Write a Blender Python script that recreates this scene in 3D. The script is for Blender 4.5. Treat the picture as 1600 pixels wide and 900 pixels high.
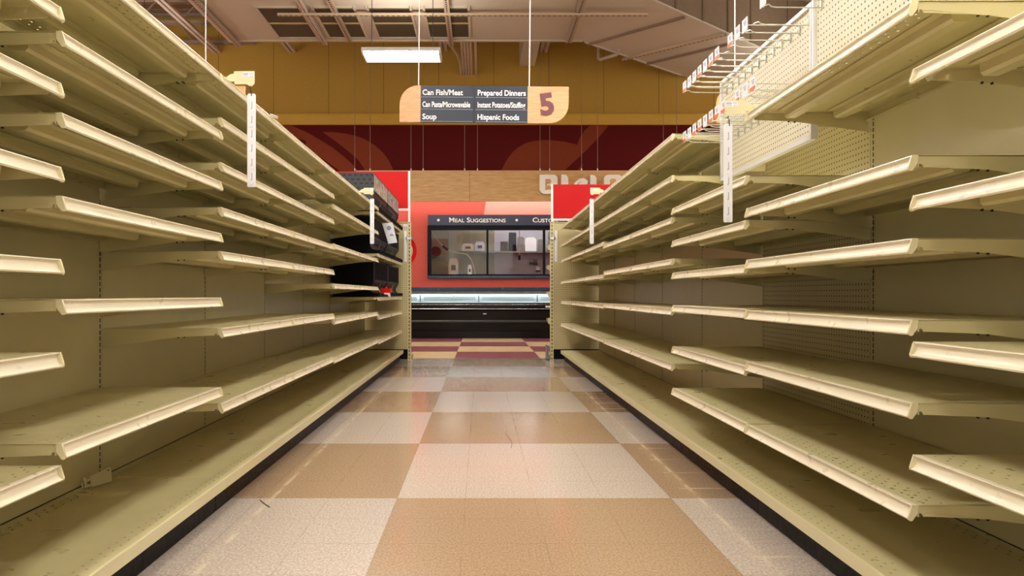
import bpy, bmesh, math, random
from mathutils import Vector, Matrix
random.seed(5)
S = bpy.context.scene
C = S.collection
for o in list(bpy.data.objects): bpy.data.objects.remove(o)

# ---------------------------------------------------------------- camera, world, exposure
H0, F = 0.909, 1198.0                      # eye height, focal length in pixels of the 1600 wide frame
cam = bpy.data.objects.new('camera', bpy.data.cameras.new('camera'))
C.objects.link(cam); S.camera = cam
cam.location = (0, 0, H0); cam.rotation_euler = (math.pi/2, 0, 0)
cam.data.sensor_width = 36; cam.data.lens = 36*F/1600
cam.data.shift_x = 49/1600; cam.data.shift_y = 10/1600
cam.data.clip_start = 0.05; cam.data.clip_end = 200

LAMP = 26.0                                 # radiance of the fluorescent lenses
UP = .58  # strength of the added upward fill, relative to the lens
WORLD = 0.95
w = bpy.data.worlds.new('world'); S.world = w; w.use_nodes = True
w.node_tree.nodes['Background'].inputs[0].default_value = (1.0, 0.92, 0.81, 1)
w.node_tree.nodes['Background'].inputs[1].default_value = WORLD
S.view_settings.view_transform = 'Standard'; S.view_settings.look = 'None'
S.view_settings.gamma = 1; S.view_settings.use_curve_mapping = False
S.view_settings.exposure = 0.26

def at(px, py, d):                          # point of the place seen at a pixel, d metres ahead
    return Vector(((px-751)*d/F, d, H0+(460-py)*d/F))

# ---------------------------------------------------------------- node helpers
def lin(r, g, b):
    f = lambda c: (c/255/12.92) if c/255 <= .04045 else ((c/255+.055)/1.055)**2.4
    return (f(r), f(g), f(b), 1)

class N:                                    # a tiny expression language over Math nodes
    def __init__(s, nt, sock): s.nt, s.s = nt, sock
    def op(s, kind, o=None, o2=None):
        n = s.nt.nodes.new('ShaderNodeMath'); n.operation = kind
        for i, v in enumerate((s, o, o2)):
            if v is None: continue
            if isinstance(v, N): s.nt.links.new(v.s, n.inputs[i])
            else: n.inputs[i].default_value = v
        return N(s.nt, n.outputs[0])
    def __add__(s, o): return s.op('ADD', o)
    def __sub__(s, o): return s.op('SUBTRACT', o)
    def __mul__(s, o): return s.op('MULTIPLY', o)
    def __truediv__(s, o): return s.op('DIVIDE', o)
    def __lt__(s, o): return s.op('LESS_THAN', o)
    def __gt__(s, o): return s.op('GREATER_THAN', o)
    def fract(s): return s.op('FRACT')
    def floor(s): return s.op('FLOOR')
    def abs(s): return s.op('ABSOLUTE')
    def mod(s, m): return s.op('FLOORED_MODULO', m)
    def max(s, o): return s.op('MAXIMUM', o)
    def min(s, o): return s.op('MINIMUM', o)

def newmat(name, rough=.5, metal=0, spec=.5):
    m = bpy.data.materials.new(name); m.use_nodes = True
    nt = m.node_tree; b = nt.nodes['Principled BSDF']
    b.inputs['Roughness'].default_value = rough; b.inputs['Metallic'].default_value = metal
    b.inputs['Specular IOR Level'].default_value = spec
    return m, nt, b
def coords(nt, kind='Object'):
    tc = nt.nodes.new('ShaderNodeTexCoord'); sp = nt.nodes.new('ShaderNodeSeparateXYZ')
    nt.links.new(tc.outputs[kind], sp.inputs[0])
    return tc.outputs[kind], N(nt, sp.outputs[0]), N(nt, sp.outputs[1]), N(nt, sp.outputs[2])
def wcoords(nt):
    g = nt.nodes.new('ShaderNodeNewGeometry'); sp = nt.nodes.new('ShaderNodeSeparateXYZ')
    nt.links.new(g.outputs['Position'], sp.inputs[0])
    return g.outputs['Position'], N(nt, sp.outputs[0]), N(nt, sp.outputs[1]), N(nt, sp.outputs[2])
def noise(nt, vec, scale, detail=3, stretch=None, rough=.5):
    if stretch:
        mp = nt.nodes.new('ShaderNodeMapping'); mp.inputs['Scale'].default_value = stretch
        nt.links.new(vec, mp.inputs[0]); vec = mp.outputs[0]
    n = nt.nodes.new('ShaderNodeTexNoise'); n.inputs['Scale'].default_value = scale
    n.inputs['Detail'].default_value = detail; n.inputs['Roughness'].default_value = rough
    nt.links.new(vec, n.inputs['Vector'])
    return N(nt, n.outputs['Fac'])
def mix(nt, fac, a, b):
    n = nt.nodes.new('ShaderNodeMix'); n.data_type = 'RGBA'
    for sock, v in ((n.inputs[0], fac), (n.inputs[6], a), (n.inputs[7], b)):
        if isinstance(v, N): nt.links.new(v.s, sock)
        elif hasattr(v, 'is_output'): nt.links.new(v, sock)
        else: sock.default_value = v
    return n.outputs[2]
def rng(nt, v, a, b, c=0., d=1.):
    n = nt.nodes.new('ShaderNodeMapRange')
    nt.links.new(v.s, n.inputs[0])
    for i, x in enumerate((a, b, c, d)): n.inputs[i+1].default_value = x
    return N(nt, n.outputs[0])
def bump(nt, bsdf, h, strength=.2, dist=.002):
    n = nt.nodes.new('ShaderNodeBump'); n.inputs['Strength'].default_value = strength
    n.inputs['Distance'].default_value = dist
    nt.links.new(h.s, n.inputs['Height']); nt.links.new(n.outputs[0], bsdf.inputs['Normal'])

def plain(name, rgb, rough=.5, metal=0, spec=.5, var=.06, scale=6):
    m, nt, b = newmat(name, rough, metal, spec)
    vec, x, y, z = wcoords(nt)
    n = noise(nt, vec, scale, 4)
    c = lin(*rgb); k = 1-var*2
    nt.links.new(mix(nt, rng(nt, n, .3, .7), (c[0]*k, c[1]*k, c[2]*k, 1), c), b.inputs['Base Color'])
    nt.links.new(rng(nt, noise(nt, vec, scale*3, 3), .3, .7, rough*.88, rough*1.12).s, b.inputs['Roughness'])
    return m

CREAM = (207, 196, 148)
M = {}
M['cream'] = plain('cream_enamel', CREAM, .32, spec=.6, var=.02)
M['rail'] = plain('cream_price_rail', (236, 226, 198), .3, spec=.6, var=0)
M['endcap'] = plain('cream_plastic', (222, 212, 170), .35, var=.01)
M['black'] = plain('black_plastic', (5, 5, 6), .4, spec=.15, var=.1)
M['blackgloss'] = plain('black_gloss_enamel', (6, 6, 7), .22, spec=.35, var=.1)
M['kick'] = plain('black_kick_plate', (9, 8, 9), .45, spec=.15, var=.15, scale=12)
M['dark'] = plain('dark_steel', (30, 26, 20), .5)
M['white'] = plain('white_paint', (236, 234, 230), .4, var=.01)
M['plastic_white'] = plain('white_strip_plastic', (240, 240, 244), .3, var=.01)
M['red'] = plain('red_board', (206, 1, 3), .4, spec=.25, var=.02)
M['wire'] = plain('zinc_wire', (196, 196, 186), .3, metal=.7, var=.02)
M['orange'] = plain('orange_ink', (240, 110, 50), .5, var=.02)
M['ink'] = plain('black_ink', (40, 42, 56), .6)
M['greyink'] = plain('grey_ink', (150, 150, 165), .6)
M['navy'] = plain('navy_panel', (32, 38, 54), .4, var=.05)
M['navyframe'] = plain('navy_frame', (8, 10, 22), .4, spec=.12, var=.05)
M['signtext'] = plain('white_lettering', (250, 248, 244), .5, var=0)
M['plum'] = plain('plum_lettering', (110, 58, 66), .5)
M['duct'] = plain('painted_duct', (200, 188, 168), .6, var=.03, scale=1.2)
M['duct_shaded'] = plain('shaded_duct_side', (128, 106, 82), .7, var=.05)  # darker copy of the duct paint for the side in shade
M['steelpaint'] = plain('painted_strut', (204, 184, 166), .55, var=.05)
M['chrome'] = plain('chrome', (200, 202, 206), .18, metal=1)
M['letter'] = plain('pale_letter', (245, 236, 224), .5, var=.02)
M['letteredge'] = plain('brown_letter_edge', (84, 58, 44), .5)
M['bluegrey'] = plain('blue_grey_steel', (70, 92, 116), .25, metal=.6, spec=.4)
M['liner'] = plain('pale_case_liner', (214, 234, 238), .4, var=.02)
M['case_grey'] = plain('grey_case_back', (128, 128, 118), .5, var=.15)
M['beigewall'] = plain('room_wall', (186, 182, 190), .6, var=.05)
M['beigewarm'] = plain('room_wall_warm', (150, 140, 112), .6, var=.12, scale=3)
M['brownbox'] = plain('brown_box', (52, 36, 32), .5)
M['cable'] = plain('cream_cable', (200, 180, 150), .5)
M['thread'] = plain('brown_thread', (120, 84, 50), .8)
M['peach'] = plain('peach_wood', (232, 178, 124), .5, var=.05)
M['mural_brown'] = plain('mural_brown', (128, 52, 24), .7, spec=.2, var=.02)
M['mural_pink'] = plain('mural_pink', (246, 152, 136), .55, var=.01)
M['paper'] = plain('white_paper', (232, 234, 242), .6, var=.01)

M['greyedge'] = plain('worn_black_edge', (70, 72, 80), .4)
M['frame_white'] = plain('white_frame_metal', (226, 226, 230), .35, var=.02)
M['hang'] = M['duct']
M['joistpaint'] = plain('joist_paint', (150, 126, 108), .6, var=.08)
M['ductseam'] = plain('duct_seam', (140, 116, 96), .6)
M['signwoodp'] = plain('grille_bar', (196, 172, 118), .5)
M['navyhead'] = plain('navy_header', (40, 46, 70), .4, var=.05)
M['bumper'] = plain('grey_bumper', (58, 58, 56), .4)

def holes_shader(m, nt, b, mask):
    tr = nt.nodes.new('ShaderNodeBsdfTransparent'); mx = nt.nodes.new('ShaderNodeMixShader')
    out = nt.nodes['Material Output']
    nt.links.new(mask.s, mx.inputs[0]); nt.links.new(b.outputs[0], mx.inputs[1]); nt.links.new(tr.outputs[0], mx.inputs[2])
    nt.links.new(mx.outputs[0], out.inputs[0])

def deck_mat(name, D, bands, rgb=CREAM, rough=.33, scuff=0):
    # sheet metal with staggered rows of punched holes; bands = (first row u, row step, rows)
    m, nt, b = newmat(name, rough, 0, .6)
    vec, x, y, z = coords(nt)
    wv, wx, wy, wz = wcoords(nt)
    mask = None
    for (u0, du, nr) in bands:
        v = (x-(u0-du/2))/du; row = v.floor(); b_ = (v.fract()-.5)*du
        a = (((y/.0508)+(row.mod(2.)*.5)).fract()-.5)*.0508
        r = ((a/.0052)*(a/.0052)+(b_/.0040)*(b_/.0040)) < 1.
        k = r*(v > 0.)*(v < float(nr))
        mask = k if mask is None else mask.max(k)
    k = (z > -.0045)                        # only the flat top, never the flanges
    c = lin(*rgb)
    n = noise(nt, wv, 3, 4)
    col = mix(nt, rng(nt, n, .3, .75), (c[0]*.93, c[1]*.93, c[2]*.9, 1), c)
    if scuff:
        s = noise(nt, wv, 9, 5, rough=.7)
        s2 = noise(nt, wv, 1.3, 2)
        sc = rng(nt, s, .72, .78)*.7*rng(nt, s2, .52, .6)
        col = mix(nt, sc, col, lin(120, 104, 66))
    nt.links.new(col, b.inputs['Base Color'])
    nt.links.new(rng(nt, noise(nt, wv, 12, 4), .3, .7, rough*.8, rough*1.3).s, b.inputs['Roughness'])
    holes_shader(m, nt, b, mask*k)
    return m

def peg_mat(name, rgb, ax, rough=.4, r=.0041):
    m, nt, b = newmat(name, rough, 0, .5)
    vec, x, y, z = coords(nt)
    u = x if ax == 0 else y
    P = .0254
    a = ((u/P).fract()-.5)*P; c_ = ((z/P).fract()-.5)*P
    mask = ((a*a+c_*c_) < r**2)
    wv = wcoords(nt)[0]
    c = lin(*rgb)
    col = mix(nt, rng(nt, noise(nt, wv, 4, 4), .3, .7), (c[0]*.92, c[1]*.92, c[2]*.9, 1), c)
    col = mix(nt, mask, col, lin(38, 30, 14))
    nt.links.new(col, b.inputs['Base Color'])
    return m

def slot_mat(name):
    m, nt, b = newmat(name, .4, 0, .5)
    vec, x, y, z = coords(nt)
    mask = ((((z/.0254).fract()-.5).abs()) < .36)*(((y-.004).abs()) < .0048)*((x.abs()) < .5)
    col = mix(nt, mask, lin(*CREAM), lin(22, 16, 8))
    nt.links.new(col, b.inputs['Base Color'])
    return m
M['slots'] = slot_mat('slotted_upright')
def slot_mat_x(name, axis, rgb, pitch=.05, frac=.3, half=.007):
    m, nt, b = newmat(name, .5)
    vec, x, y, z = coords(nt)
    u = (x, y)[axis]; v = (y, x)[axis] if half < 1 else z
    mask = ((((u/pitch).fract()-.5).abs()) < frac)*((v.abs()) < half)
    nt.links.new(mix(nt, mask, lin(*rgb), lin(40, 30, 22)), b.inputs['Base Color'])
    return m
M['strut_slots_y'] = slot_mat_x('slotted_strut', 1, (178, 156, 134), .09, .28, .014)
M['strut_slots_x'] = slot_mat_x('slotted_strut_cross', 0, (190, 166, 138), .09, .28, .016)
M['post_slots'] = None
def post_mat():
    m, nt, b = newmat('slotted_post', .4)
    vec, x, y, z = coords(nt)
    mask = ((((z/.0508).fract()-.5).abs()) < .3)*((x.abs()) < .006)*(y < 0.)
    nt.links.new(mix(nt, mask, lin(*CREAM), lin(30, 24, 14)), b.inputs['Base Color'])
    return m
M['post_slots'] = post_mat()

def wood_mat(name, c1, c2, sx=1.0, rough=.45):
    m, nt, b = newmat(name, rough)
    vec, x, y, z = wcoords(nt)
    n = noise(nt, vec, 3*sx, 5, (1, 1, 14), .65)
    n2 = noise(nt, vec, 8*sx, 3, (1, 1, 22))
    f = rng(nt, n*.65+n2*.35, .38, .62)
    nt.links.new(mix(nt, f, lin(*c1), lin(*c2)), b.inputs['Base Color'])
    return m
M['wood'] = wood_mat('fascia_wood', (182, 136, 74), (216, 172, 108))
M['signwood'] = wood_mat('sign_wood', (212, 146, 100), (230, 170, 124), 2)

def floor_mat():
    m, nt, b = newmat('vinyl_floor', .16, 0, .5)
    vec, x, y, z = wcoords(nt)
    cx = ((x+.372)/1.22).floor(); ry = ((y-3.42)/1.25).floor()
    par = (cx+ry).mod(2.)                   # 1 -> warm tan on the near part
    sp = noise(nt, vec, 120, 3, (1, .6, 1), .7)
    sp2 = noise(nt, vec, 2.2, 3)
    spk = rng(nt, sp, .38, .62)
    white = mix(nt, spk, lin(170, 154, 140), lin(200, 187, 175))
    tan = mix(nt, spk, lin(150, 124, 98), lin(175, 148, 118))
    grain = rng(nt, noise(nt, vec, 5, 3, (1, 6, 1)), .35, .65)
    purple = mix(nt, grain, lin(110, 58, 66), lin(134, 80, 86))
    cream = mix(nt, grain, lin(176, 152, 112), lin(202, 178, 138))
    near = mix(nt, par, white, tan)
    far = mix(nt, par, purple, cream)
    isfar = y > 10.92
    col = mix(nt, isfar, near, far)
    # joints between the 305 mm tiles
    jx = (((x+.372)/.305+.5).fract()-.5).abs()*.305
    jy = (((y-3.42)/.3125+.5).fract()-.5).abs()*.3125
    joint = ((jx.min(jy)) < .0016)*rng(nt, noise(nt, vec, 3, 3), .35, .6, .1, .42)
    col = mix(nt, joint, col, lin(120, 92, 60))
    # worn marks left beside the shelving by the old fixtures
    wn = rng(nt, noise(nt, vec, 6, 4), .4, .62)
    l1 = ((x+.93).abs() < .010)*(y > 1.)
    l2 = ((x-.975).abs() < .009)
    lad = (((y/.3125).fract()-.5).abs() < .035)*(x > .93)*(x < 1.2)
    l3 = (x < -1.0)*((((y/.42)+.3).fract()-.5).abs() < .02)
    wear = (l1.max(l2).max(lad).max(l3*.6))*wn*(y < 10.5)
    col = mix(nt, wear*.42, col, lin(226, 206, 178))
    edge = ((x+1.12).max((x-1.02)*-1.+0.).max(0.)*0.)
    # grey smudges and small scuffs
    sm = rng(nt, noise(nt, vec, 14, 6, (1, .5, 1), .75), .66, .72)*rng(nt, sp2, .5, .62)
    col = mix(nt, sm*.35, col, lin(110, 92, 74))
    nt.links.new(col, b.inputs['Base Color'])
    nt.links.new((rng(nt, sp2, .3, .7, .12, .15)+isfar*.42).s, b.inputs['Roughness'])
    nt.links.new((isfar*-.4+.5).s, b.inputs['Specular IOR Level'])
    return m
M['floor'] = floor_mat()

def wall_mat():
    m, nt, b = newmat('painted_wall', .75, spec=.2)
    vec, x, y, z = wcoords(nt)
    t = rng(nt, noise(nt, vec, 30, 3), .3, .7)
    terr = mix(nt, t, lin(198, 86, 72), lin(206, 94, 80))
    red = mix(nt, t, lin(84, 2, 1), lin(90, 5, 2))
    och = mix(nt, t, lin(172, 134, 56), lin(180, 142, 62))
    seam = ((((x+.32)/1.22).fract()-.5).abs() < .006)*(z > 4.8)
    och = mix(nt, seam*.6, och, lin(96, 66, 20))
    c = mix(nt, z > 3.3, terr, red)
    c = mix(nt, z > 4.7, c, och)
    nt.links.new(c, b.inputs['Base Color'])
    bump(nt, b, noise(nt, vec, 60, 3), .15, .004)
    return m
M['wall'] = wall_mat()
M['trim'] = plain('olive_trim', (206, 160, 52), .5, var=.02)
def roof_mat():
    m, nt, b = newmat('ribbed_roof_deck', .6)
    vec, x, y, z = wcoords(nt)
    k = (((y/.15).fract()-.5).abs()) < .16
    nt.links.new(mix(nt, k, lin(150, 124, 100), lin(112, 88, 66)), b.inputs['Base Color'])
    return m
M['roof'] = roof_mat()
def grille_mat():
    m, nt, b = newmat('return_grille', .6)
    vec, x, y, z = wcoords(nt)
    k = rng(nt, ((y/.025).fract()-.5).abs(), .1, .4)
    nt.links.new(mix(nt, k, lin(60, 54, 38), lin(96, 88, 66)), b.inputs['Base Color'])
    return m
M['grille'] = grille_mat()
def emit(name, rgb, s):
    m = bpy.data.materials.new(name); m.use_nodes = True; nt = m.node_tree; nt.nodes.clear()
    e = nt.nodes.new('ShaderNodeEmission'); e.inputs[0].default_value = (*rgb, 1); e.inputs[1].default_value = s
    o = nt.nodes.new('ShaderNodeOutputMaterial'); nt.links.new(e.outputs[0], o.inputs[0]); return m
M['lamp'] = emit('lit_lens', (1, .955, .88), LAMP)
M['tube'] = emit('lit_tube', (1, .88, .86), 13)
M['lamp'].cycles.emission_sampling = 'NONE'
M['roomtube'] = emit('room_tube', (1, .95, .95), 26)
M['casetube'] = emit('case_tube', (.85, .97, 1), 17)
def glass():
    m = bpy.data.materials.new('window_glass'); m.use_nodes = True; nt = m.node_tree; nt.nodes.clear()
    t = nt.nodes.new('ShaderNodeBsdfTransparent'); g = nt.nodes.new('ShaderNodeBsdfGlossy')
    g.inputs['Roughness'].default_value = .03; t.inputs[0].default_value = (.9, .92, .92, 1)
    mx = nt.nodes.new('ShaderNodeMixShader'); mx.inputs[0].default_value = .04
    o = nt.nodes.new('ShaderNodeOutputMaterial')
    nt.links.new(t.outputs[0], mx.inputs[1]); nt.links.new(g.outputs[0], mx.inputs[2]); nt.links.new(mx.outputs[0], o.inputs[0])
    return m
M['glass'] = glass()
def covers():                                # band of printed packets seen behind the rack wires
    m, nt, b = newmat('printed_labels', .4)
    vec, x, y, z = wcoords(nt)
    wn = nt.nodes.new('ShaderNodeTexWhiteNoise'); wn.noise_dimensions = '2D'
    cb = nt.nodes.new('ShaderNodeCombineXYZ')
    nt.links.new((y/.085).floor().s, cb.inputs[0]); nt.links.new((z/.045).floor().s, cb.inputs[1])
    nt.links.new(cb.outputs[0], wn.inputs['Vector'])
    hs = nt.nodes.new('ShaderNodeHueSaturation'); hs.inputs['Saturation'].default_value = .75; hs.inputs['Value'].default_value = 1.0
    nt.links.new(wn.outputs['Color'], hs.inputs['Color'])
    k = noise(nt, vec, 30, 2) > .52
    nt.links.new(mix(nt, k, hs.outputs[0], lin(190, 180, 165)), b.inputs['Base Color'])
    return m
M['covers'] = covers()
def rackside():
    m, nt, b = newmat('slotted_black_side', .4)
    vec, x, y, z = coords(nt)
    row = (z/.045).floor()
    k = ((((x/.06)+row.mod(2.)*.5).fract()-.5).abs() < .27)*((((z/.045).fract()-.5).abs()) < .22)*(z > .2)
    nt.links.new(mix(nt, k, lin(46, 48, 54), lin(6, 6, 8)), b.inputs['Base Color'])
    return m
M['rackside'] = rackside()

# ---------------------------------------------------------------- mesh helpers
def bx(bm, x0, x1, y0, y1, z0, z1):
    v = [bm.verts.new(p) for p in ((x0,y0,z0),(x1,y0,z0),(x1,y1,z0),(x0,y1,z0),(x0,y0,z1),(x1,y0,z1),(x1,y1,z1),(x0,y1,z1))]
    for f in ((0,3,2,1),(4,5,6,7),(0,1,5,4),(1,2,6,5),(2,3,7,6),(3,0,4,7)): bm.faces.new([v[i] for i in f])
def prism(bm, pts, t0, t1, f):              # closed outline pts swept from t0 to t1; f(p, q, t) -> xyz
    a = [bm.verts.new(f(p, q, t0)) for p, q in pts]; b = [bm.verts.new(f(p, q, t1)) for p, q in pts]
    n = len(pts)
    for i in range(n):
        j = (i+1) % n; bm.faces.new((a[i], a[j], b[j], b[i]))
    bm.faces.new(a[::-1]); bm.faces.new(b)
XZ = lambda p, q, t: (p, t, q)              # outline in x-z, swept along y
YZ = lambda p, q, t: (t, p, q)
XY = lambda p, q, t: (p, q, t)
def tube(bm, pts, r, n=6):
    pts = [Vector(p) for p in pts]; rings = []
    for i, p in enumerate(pts):
        d = (pts[min(i+1, len(pts)-1)]-pts[max(i-1, 0)]).normalized()
        a = d.cross(Vector((0, 0, 1)))
        if a.length < .05: a = d.cross(Vector((1, 0, 0)))
        a.normalize(); b = d.cross(a)
        rings.append([bm.verts.new(p+a*r*math.cos(2*math.pi*k/n)+b*r*math.sin(2*math.pi*k/n)) for k in range(n)])
    for i in range(len(rings)-1):
        for k in range(n):
            bm.faces.new((rings[i][k], rings[i][(k+1) % n], rings[i+1][(k+1) % n], rings[i+1][k]))
    bm.faces.new(rings[0][::-1]); bm.faces.new(rings[-1])
def disc(bm, c, r, t, axis='y', n=32, r0=0):
    prism(bm, [(c[0]+r*math.cos(2*math.pi*k/n), c[2]+r*math.sin(2*math.pi*k/n)) for k in range(n)], c[1], c[1]+t, XZ)
def link(name, bm, mat, parent=None, smooth=0):
    bmesh.ops.recalc_face_normals(bm, faces=bm.faces)
    me = bpy.data.meshes.new(name); bm.to_mesh(me); bm.free()
    if smooth:
        me.polygons.foreach_set('use_smooth', [True]*len(me.polygons)); me.set_sharp_from_angle(angle=math.radians(smooth))
    me.materials.append(M[mat] if isinstance(mat, str) else mat)
    o = bpy.data.objects.new(name, me); C.objects.link(o)
    if parent: o.parent = parent
    return o
def NB(): return bmesh.new()
def box(name, b, mat, parent=None):
    bm = NB(); bx(bm, *b); return link(name, bm, mat, parent)
def tag(o, label, cat, group=None, kind=None):
    if label: o['label'] = label
    if cat: o['category'] = cat
    if group: o['group'] = group
    if kind: o['kind'] = kind
    return o
def empty(name, loc, label=None, cat=None, group=None, rz=0):
    o = bpy.data.objects.new(name, None); C.objects.link(o); o.location = loc; o.rotation_euler = (0, 0, rz)
    o.empty_display_size = .1
    return tag(o, label, cat, group)
def struct(name, b, mat, boxes=None):
    bm = NB()
    for q in (boxes or [b]): bx(bm, *q)
    return tag(link(name, bm, mat), None, None, kind='structure')
def dup(root, loc, label, group=None, rz=None):
    r = root.copy(); C.objects.link(r); r.location = loc; r['label'] = label
    if rz is not None: r.rotation_euler = (0, 0, rz)
    if group: r['group'] = group
    for ch in list(root.children):
        c = ch.copy(); C.objects.link(c); c.parent = r
        for g in list(ch.children):
            d = g.copy(); C.objects.link(d); d.parent = c
    return r
def text(name, body, mat, parent, loc, width, height, depth=.003, fat=0.0, caps=False, rot=0, right=False):
    cu = bpy.data.curves.new(name, 'FONT'); cu.body = body; cu.size = 1; cu.extrude = .02; cu.offset = fat
    cu.resolution_u = 3
    if caps:
        cu.small_caps_scale = .76
        for i, ch in enumerate(body):
            if ch.islower(): cu.body_format[i].use_small_caps = True
    t = bpy.data.objects.new('tmp', cu); C.objects.link(t)
    bpy.context.view_layer.update()
    dg = bpy.context.evaluated_depsgraph_get()
    me = bpy.data.meshes.new_from_object(t.evaluated_get(dg))
    bpy.data.objects.remove(t); bpy.data.curves.remove(cu)
    xs = [v.co.x for v in me.vertices]; ys = [v.co.y for v in me.vertices]
    x0, x1, y0, y1 = min(xs), max(xs), min(ys), max(ys)
    # height = cap height; descenders hang below the line
    cap = .72
    sx = width/(x1-x0); sy = height/cap
    for v in me.vertices:
        p = v.co; q = ((p.x-x0)*sx, p.y*sy, p.z)
        v.co = (q[0], -(q[2]+.02)*depth/.04, q[1])
    if rot:
        me.transform(Matrix.Rotation(rot, 4, 'Y'))
    me.materials.clear(); me.materials.append(M[mat]); me.name = name
    o = bpy.data.objects.new(name, me); C.objects.link(o); o.parent = parent; o.location = loc
    return o

# ---------------------------------------------------------------- the setting
WZ = 17.0                                     # back wall
struct('floor', (-14, 14, -6, 20.2, -.06, 0), 'floor')
OX0, OX1, OZ0, OZ1 = -1.13, 2.78, 1.32, 2.40    # serving window opening
struct('wall_back', None, 'wall', [(-14, OX0, WZ, WZ+.2, 0, 8), (OX1, 14, WZ, WZ+.2, 0, 8),
       (OX0, OX1, WZ, WZ+.2, 0, OZ0), (OX0, OX1, WZ, WZ+.2, OZ1, 8)])
struct('trim_1', (-13.9, 13.9, WZ-.06, WZ, 4.66, 4.87), 'trim')
struct('trim_2', (-13.9, 13.9, WZ-.03, WZ, 4.87, 4.91), 'trim')
struct('ceiling', (-14, 14, -6, WZ, 7.1, 7.2), 'roof')
# room behind the serving window
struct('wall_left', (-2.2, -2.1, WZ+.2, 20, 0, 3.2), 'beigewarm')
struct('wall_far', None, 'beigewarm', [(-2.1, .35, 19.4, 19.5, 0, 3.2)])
struct('wall_far', None, 'beigewall', [(.35, 4.1, 19.4, 19.5, 0, 3.2)])
struct('wall_right', (4.1, 4.2, WZ+.2, 20, 0, 3.2), 'beigewall')
struct('ceiling', (-2.2, 4.2, WZ+.2, 20, 3.2, 3.3), 'beigewall')
lt = empty('ceiling_light', (1.0, 18.2, 3.14), 'slim lit ceiling lamp in the room behind the serving window', 'lamp')
box('housing', (-1.2, 1.2, -.1, .1, .02, .06), 'white', lt); box('lamp_tube', (-1.15, 1.15, -.09, .09, -.02, .018), M['roomtube'], lt)

# ---------------------------------------------------------------- gondola shelving
LX, RX = -1.59, 1.62                          # back panels of the two runs
LB = [.76+1.22*i for i in range(9)]            # bay boundaries along the left run
RB = [.73+1.22*i for i in range(9)]
ORD = ['nearest', 'second', 'third', 'fourth', 'fifth', 'sixth', 'seventh', 'eighth']
ORDN = ['topmost', 'second', 'third', 'fourth', 'fifth', 'sixth', 'seventh', 'eighth']
bm_w = 1.22

def arc(cx, cy, r, a0, a1, n):
    return [(cx+r*math.cos(math.radians(a0+(a1-a0)*k/n)), cy+r*math.sin(math.radians(a0+(a1-a0)*k/n))) for k in range(n+1)]

def make_shelf(D):
    """origin at the back panel, top surface at z=0, front towards +x, length along y"""
    root = empty('gondola_shelf', (0, 0, -50))
    L = .6075
    dm = deck_mat('shelf_deck_sheet', D, [(D-.086, .0225, 3), (.05, .0225, 2)], scuff=1)
    bm = NB()
    bx(bm, .024, D-.014, -L, L, -.0008, 0)                    # top sheet
    bx(bm, D-.0165, D-.014, -L, L, -.030, -.0022)             # front return
    bx(bm, .024, .0265, -L+.012, L-.012, -.034, -.0022)       # rear return
    bx(bm, .0265, .040, -L+.012, L-.012, -.034, -.032)
    link('deck', bm, dm, root)
    for u in (.165, .365):                                    # folded stiffening channels
        bm = NB()
        prof = [(u-.050, -.0024), (u-.050, -.005), (u-.036, -.005), (u-.030, -.026), (u-.022, -.034), (u+.014, -.034), (u+.022, -.026), (u+.024, -.005),
                (u+.050, -.005), (u+.050, -.0024)]
        prism(bm, prof, -L+.055, L-.055, XZ)
        for y in (-.30, .30): bx(bm, u-.006, u+.006, y-.004, y+.004, -.0352, -.034)
        link('brace', bm, 'cream', root)
    # concave price rail
    bm = NB()
    face = [(D, 0), (D+.001, -.0025), (D-.0035, -.0045), (D-.0050, -.010), (D-.0048, -.017), (D-.0025, -.024), (D+.002, -.030),
            (D+.0075, -.034), (D+.0085, -.0325), (D+.0105, -.0345), (D+.008, -.0385), (D-.001, -.0365), (D-.009, -.028), (D-.012, -.010), (D-.0138, 0)]
    prism(bm, face, -L, L, XZ)
    rail = link('price_rail', bm, 'rail', root, smooth=40)
    for s in (-1, 1):                                         # moulded end of the rail
        bm = NB()
        prof = [(D-.014, 0), (D+.0012, .0004), (D+.004, -.008), (D+.011, -.031)]+arc(D+.0045, -.0335, .007, 10, -170, 6)+[(D-.012, -.022)]
        y0 = s*L; prism(bm, prof, y0-s*.005, y0+s*.0015, XZ)
        link('rail_end', bm, 'endcap', rail, smooth=40)
        # tapered bracket
        bm = NB(); y1 = s*(L-.004)
        out = [(.004, -.0024), (.004, -.078), (.015, -.080), (.30, -.040), (.335, -.036), (D-.045, -.0305), (D-.030, -.0305),
               (D-.026, -.022), (D-.018, -.022), (D-.017, -.0024)]
        prism(bm, out, y1-s*.003, y1, XZ)
        # raised arm line, seen along the bracket
        prism(bm, [(.30, -.0365), (.34, -.0335), (D-.05, -.0215), (D-.034, -.0205), (D-.030, -.0245), (D-.03, -.027), (D-.034, -.0245),
                   (D-.05, -.0245), (.34, -.0365)], y1, y1+s*.0012, XZ)
        bx(bm, .004, .30, min(y1-s*.003, y1-s*.016), max(y1-s*.003, y1-s*.016), -.0048, -.0024)
        br = link('bracket', bm, 'cream', root)
        for u, v in ((.325, -.0385), (.35, -.037)):
            bm = NB()
            prism(bm, [(u+.0035*math.cos(a), v+.0035*math.sin(a)) for a in [k*math.pi/4 for k in range(8)]], y1-s*.0035, y1+s*.0006, XZ)
            link('screw', bm, 'dark', br)
    return root

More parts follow.
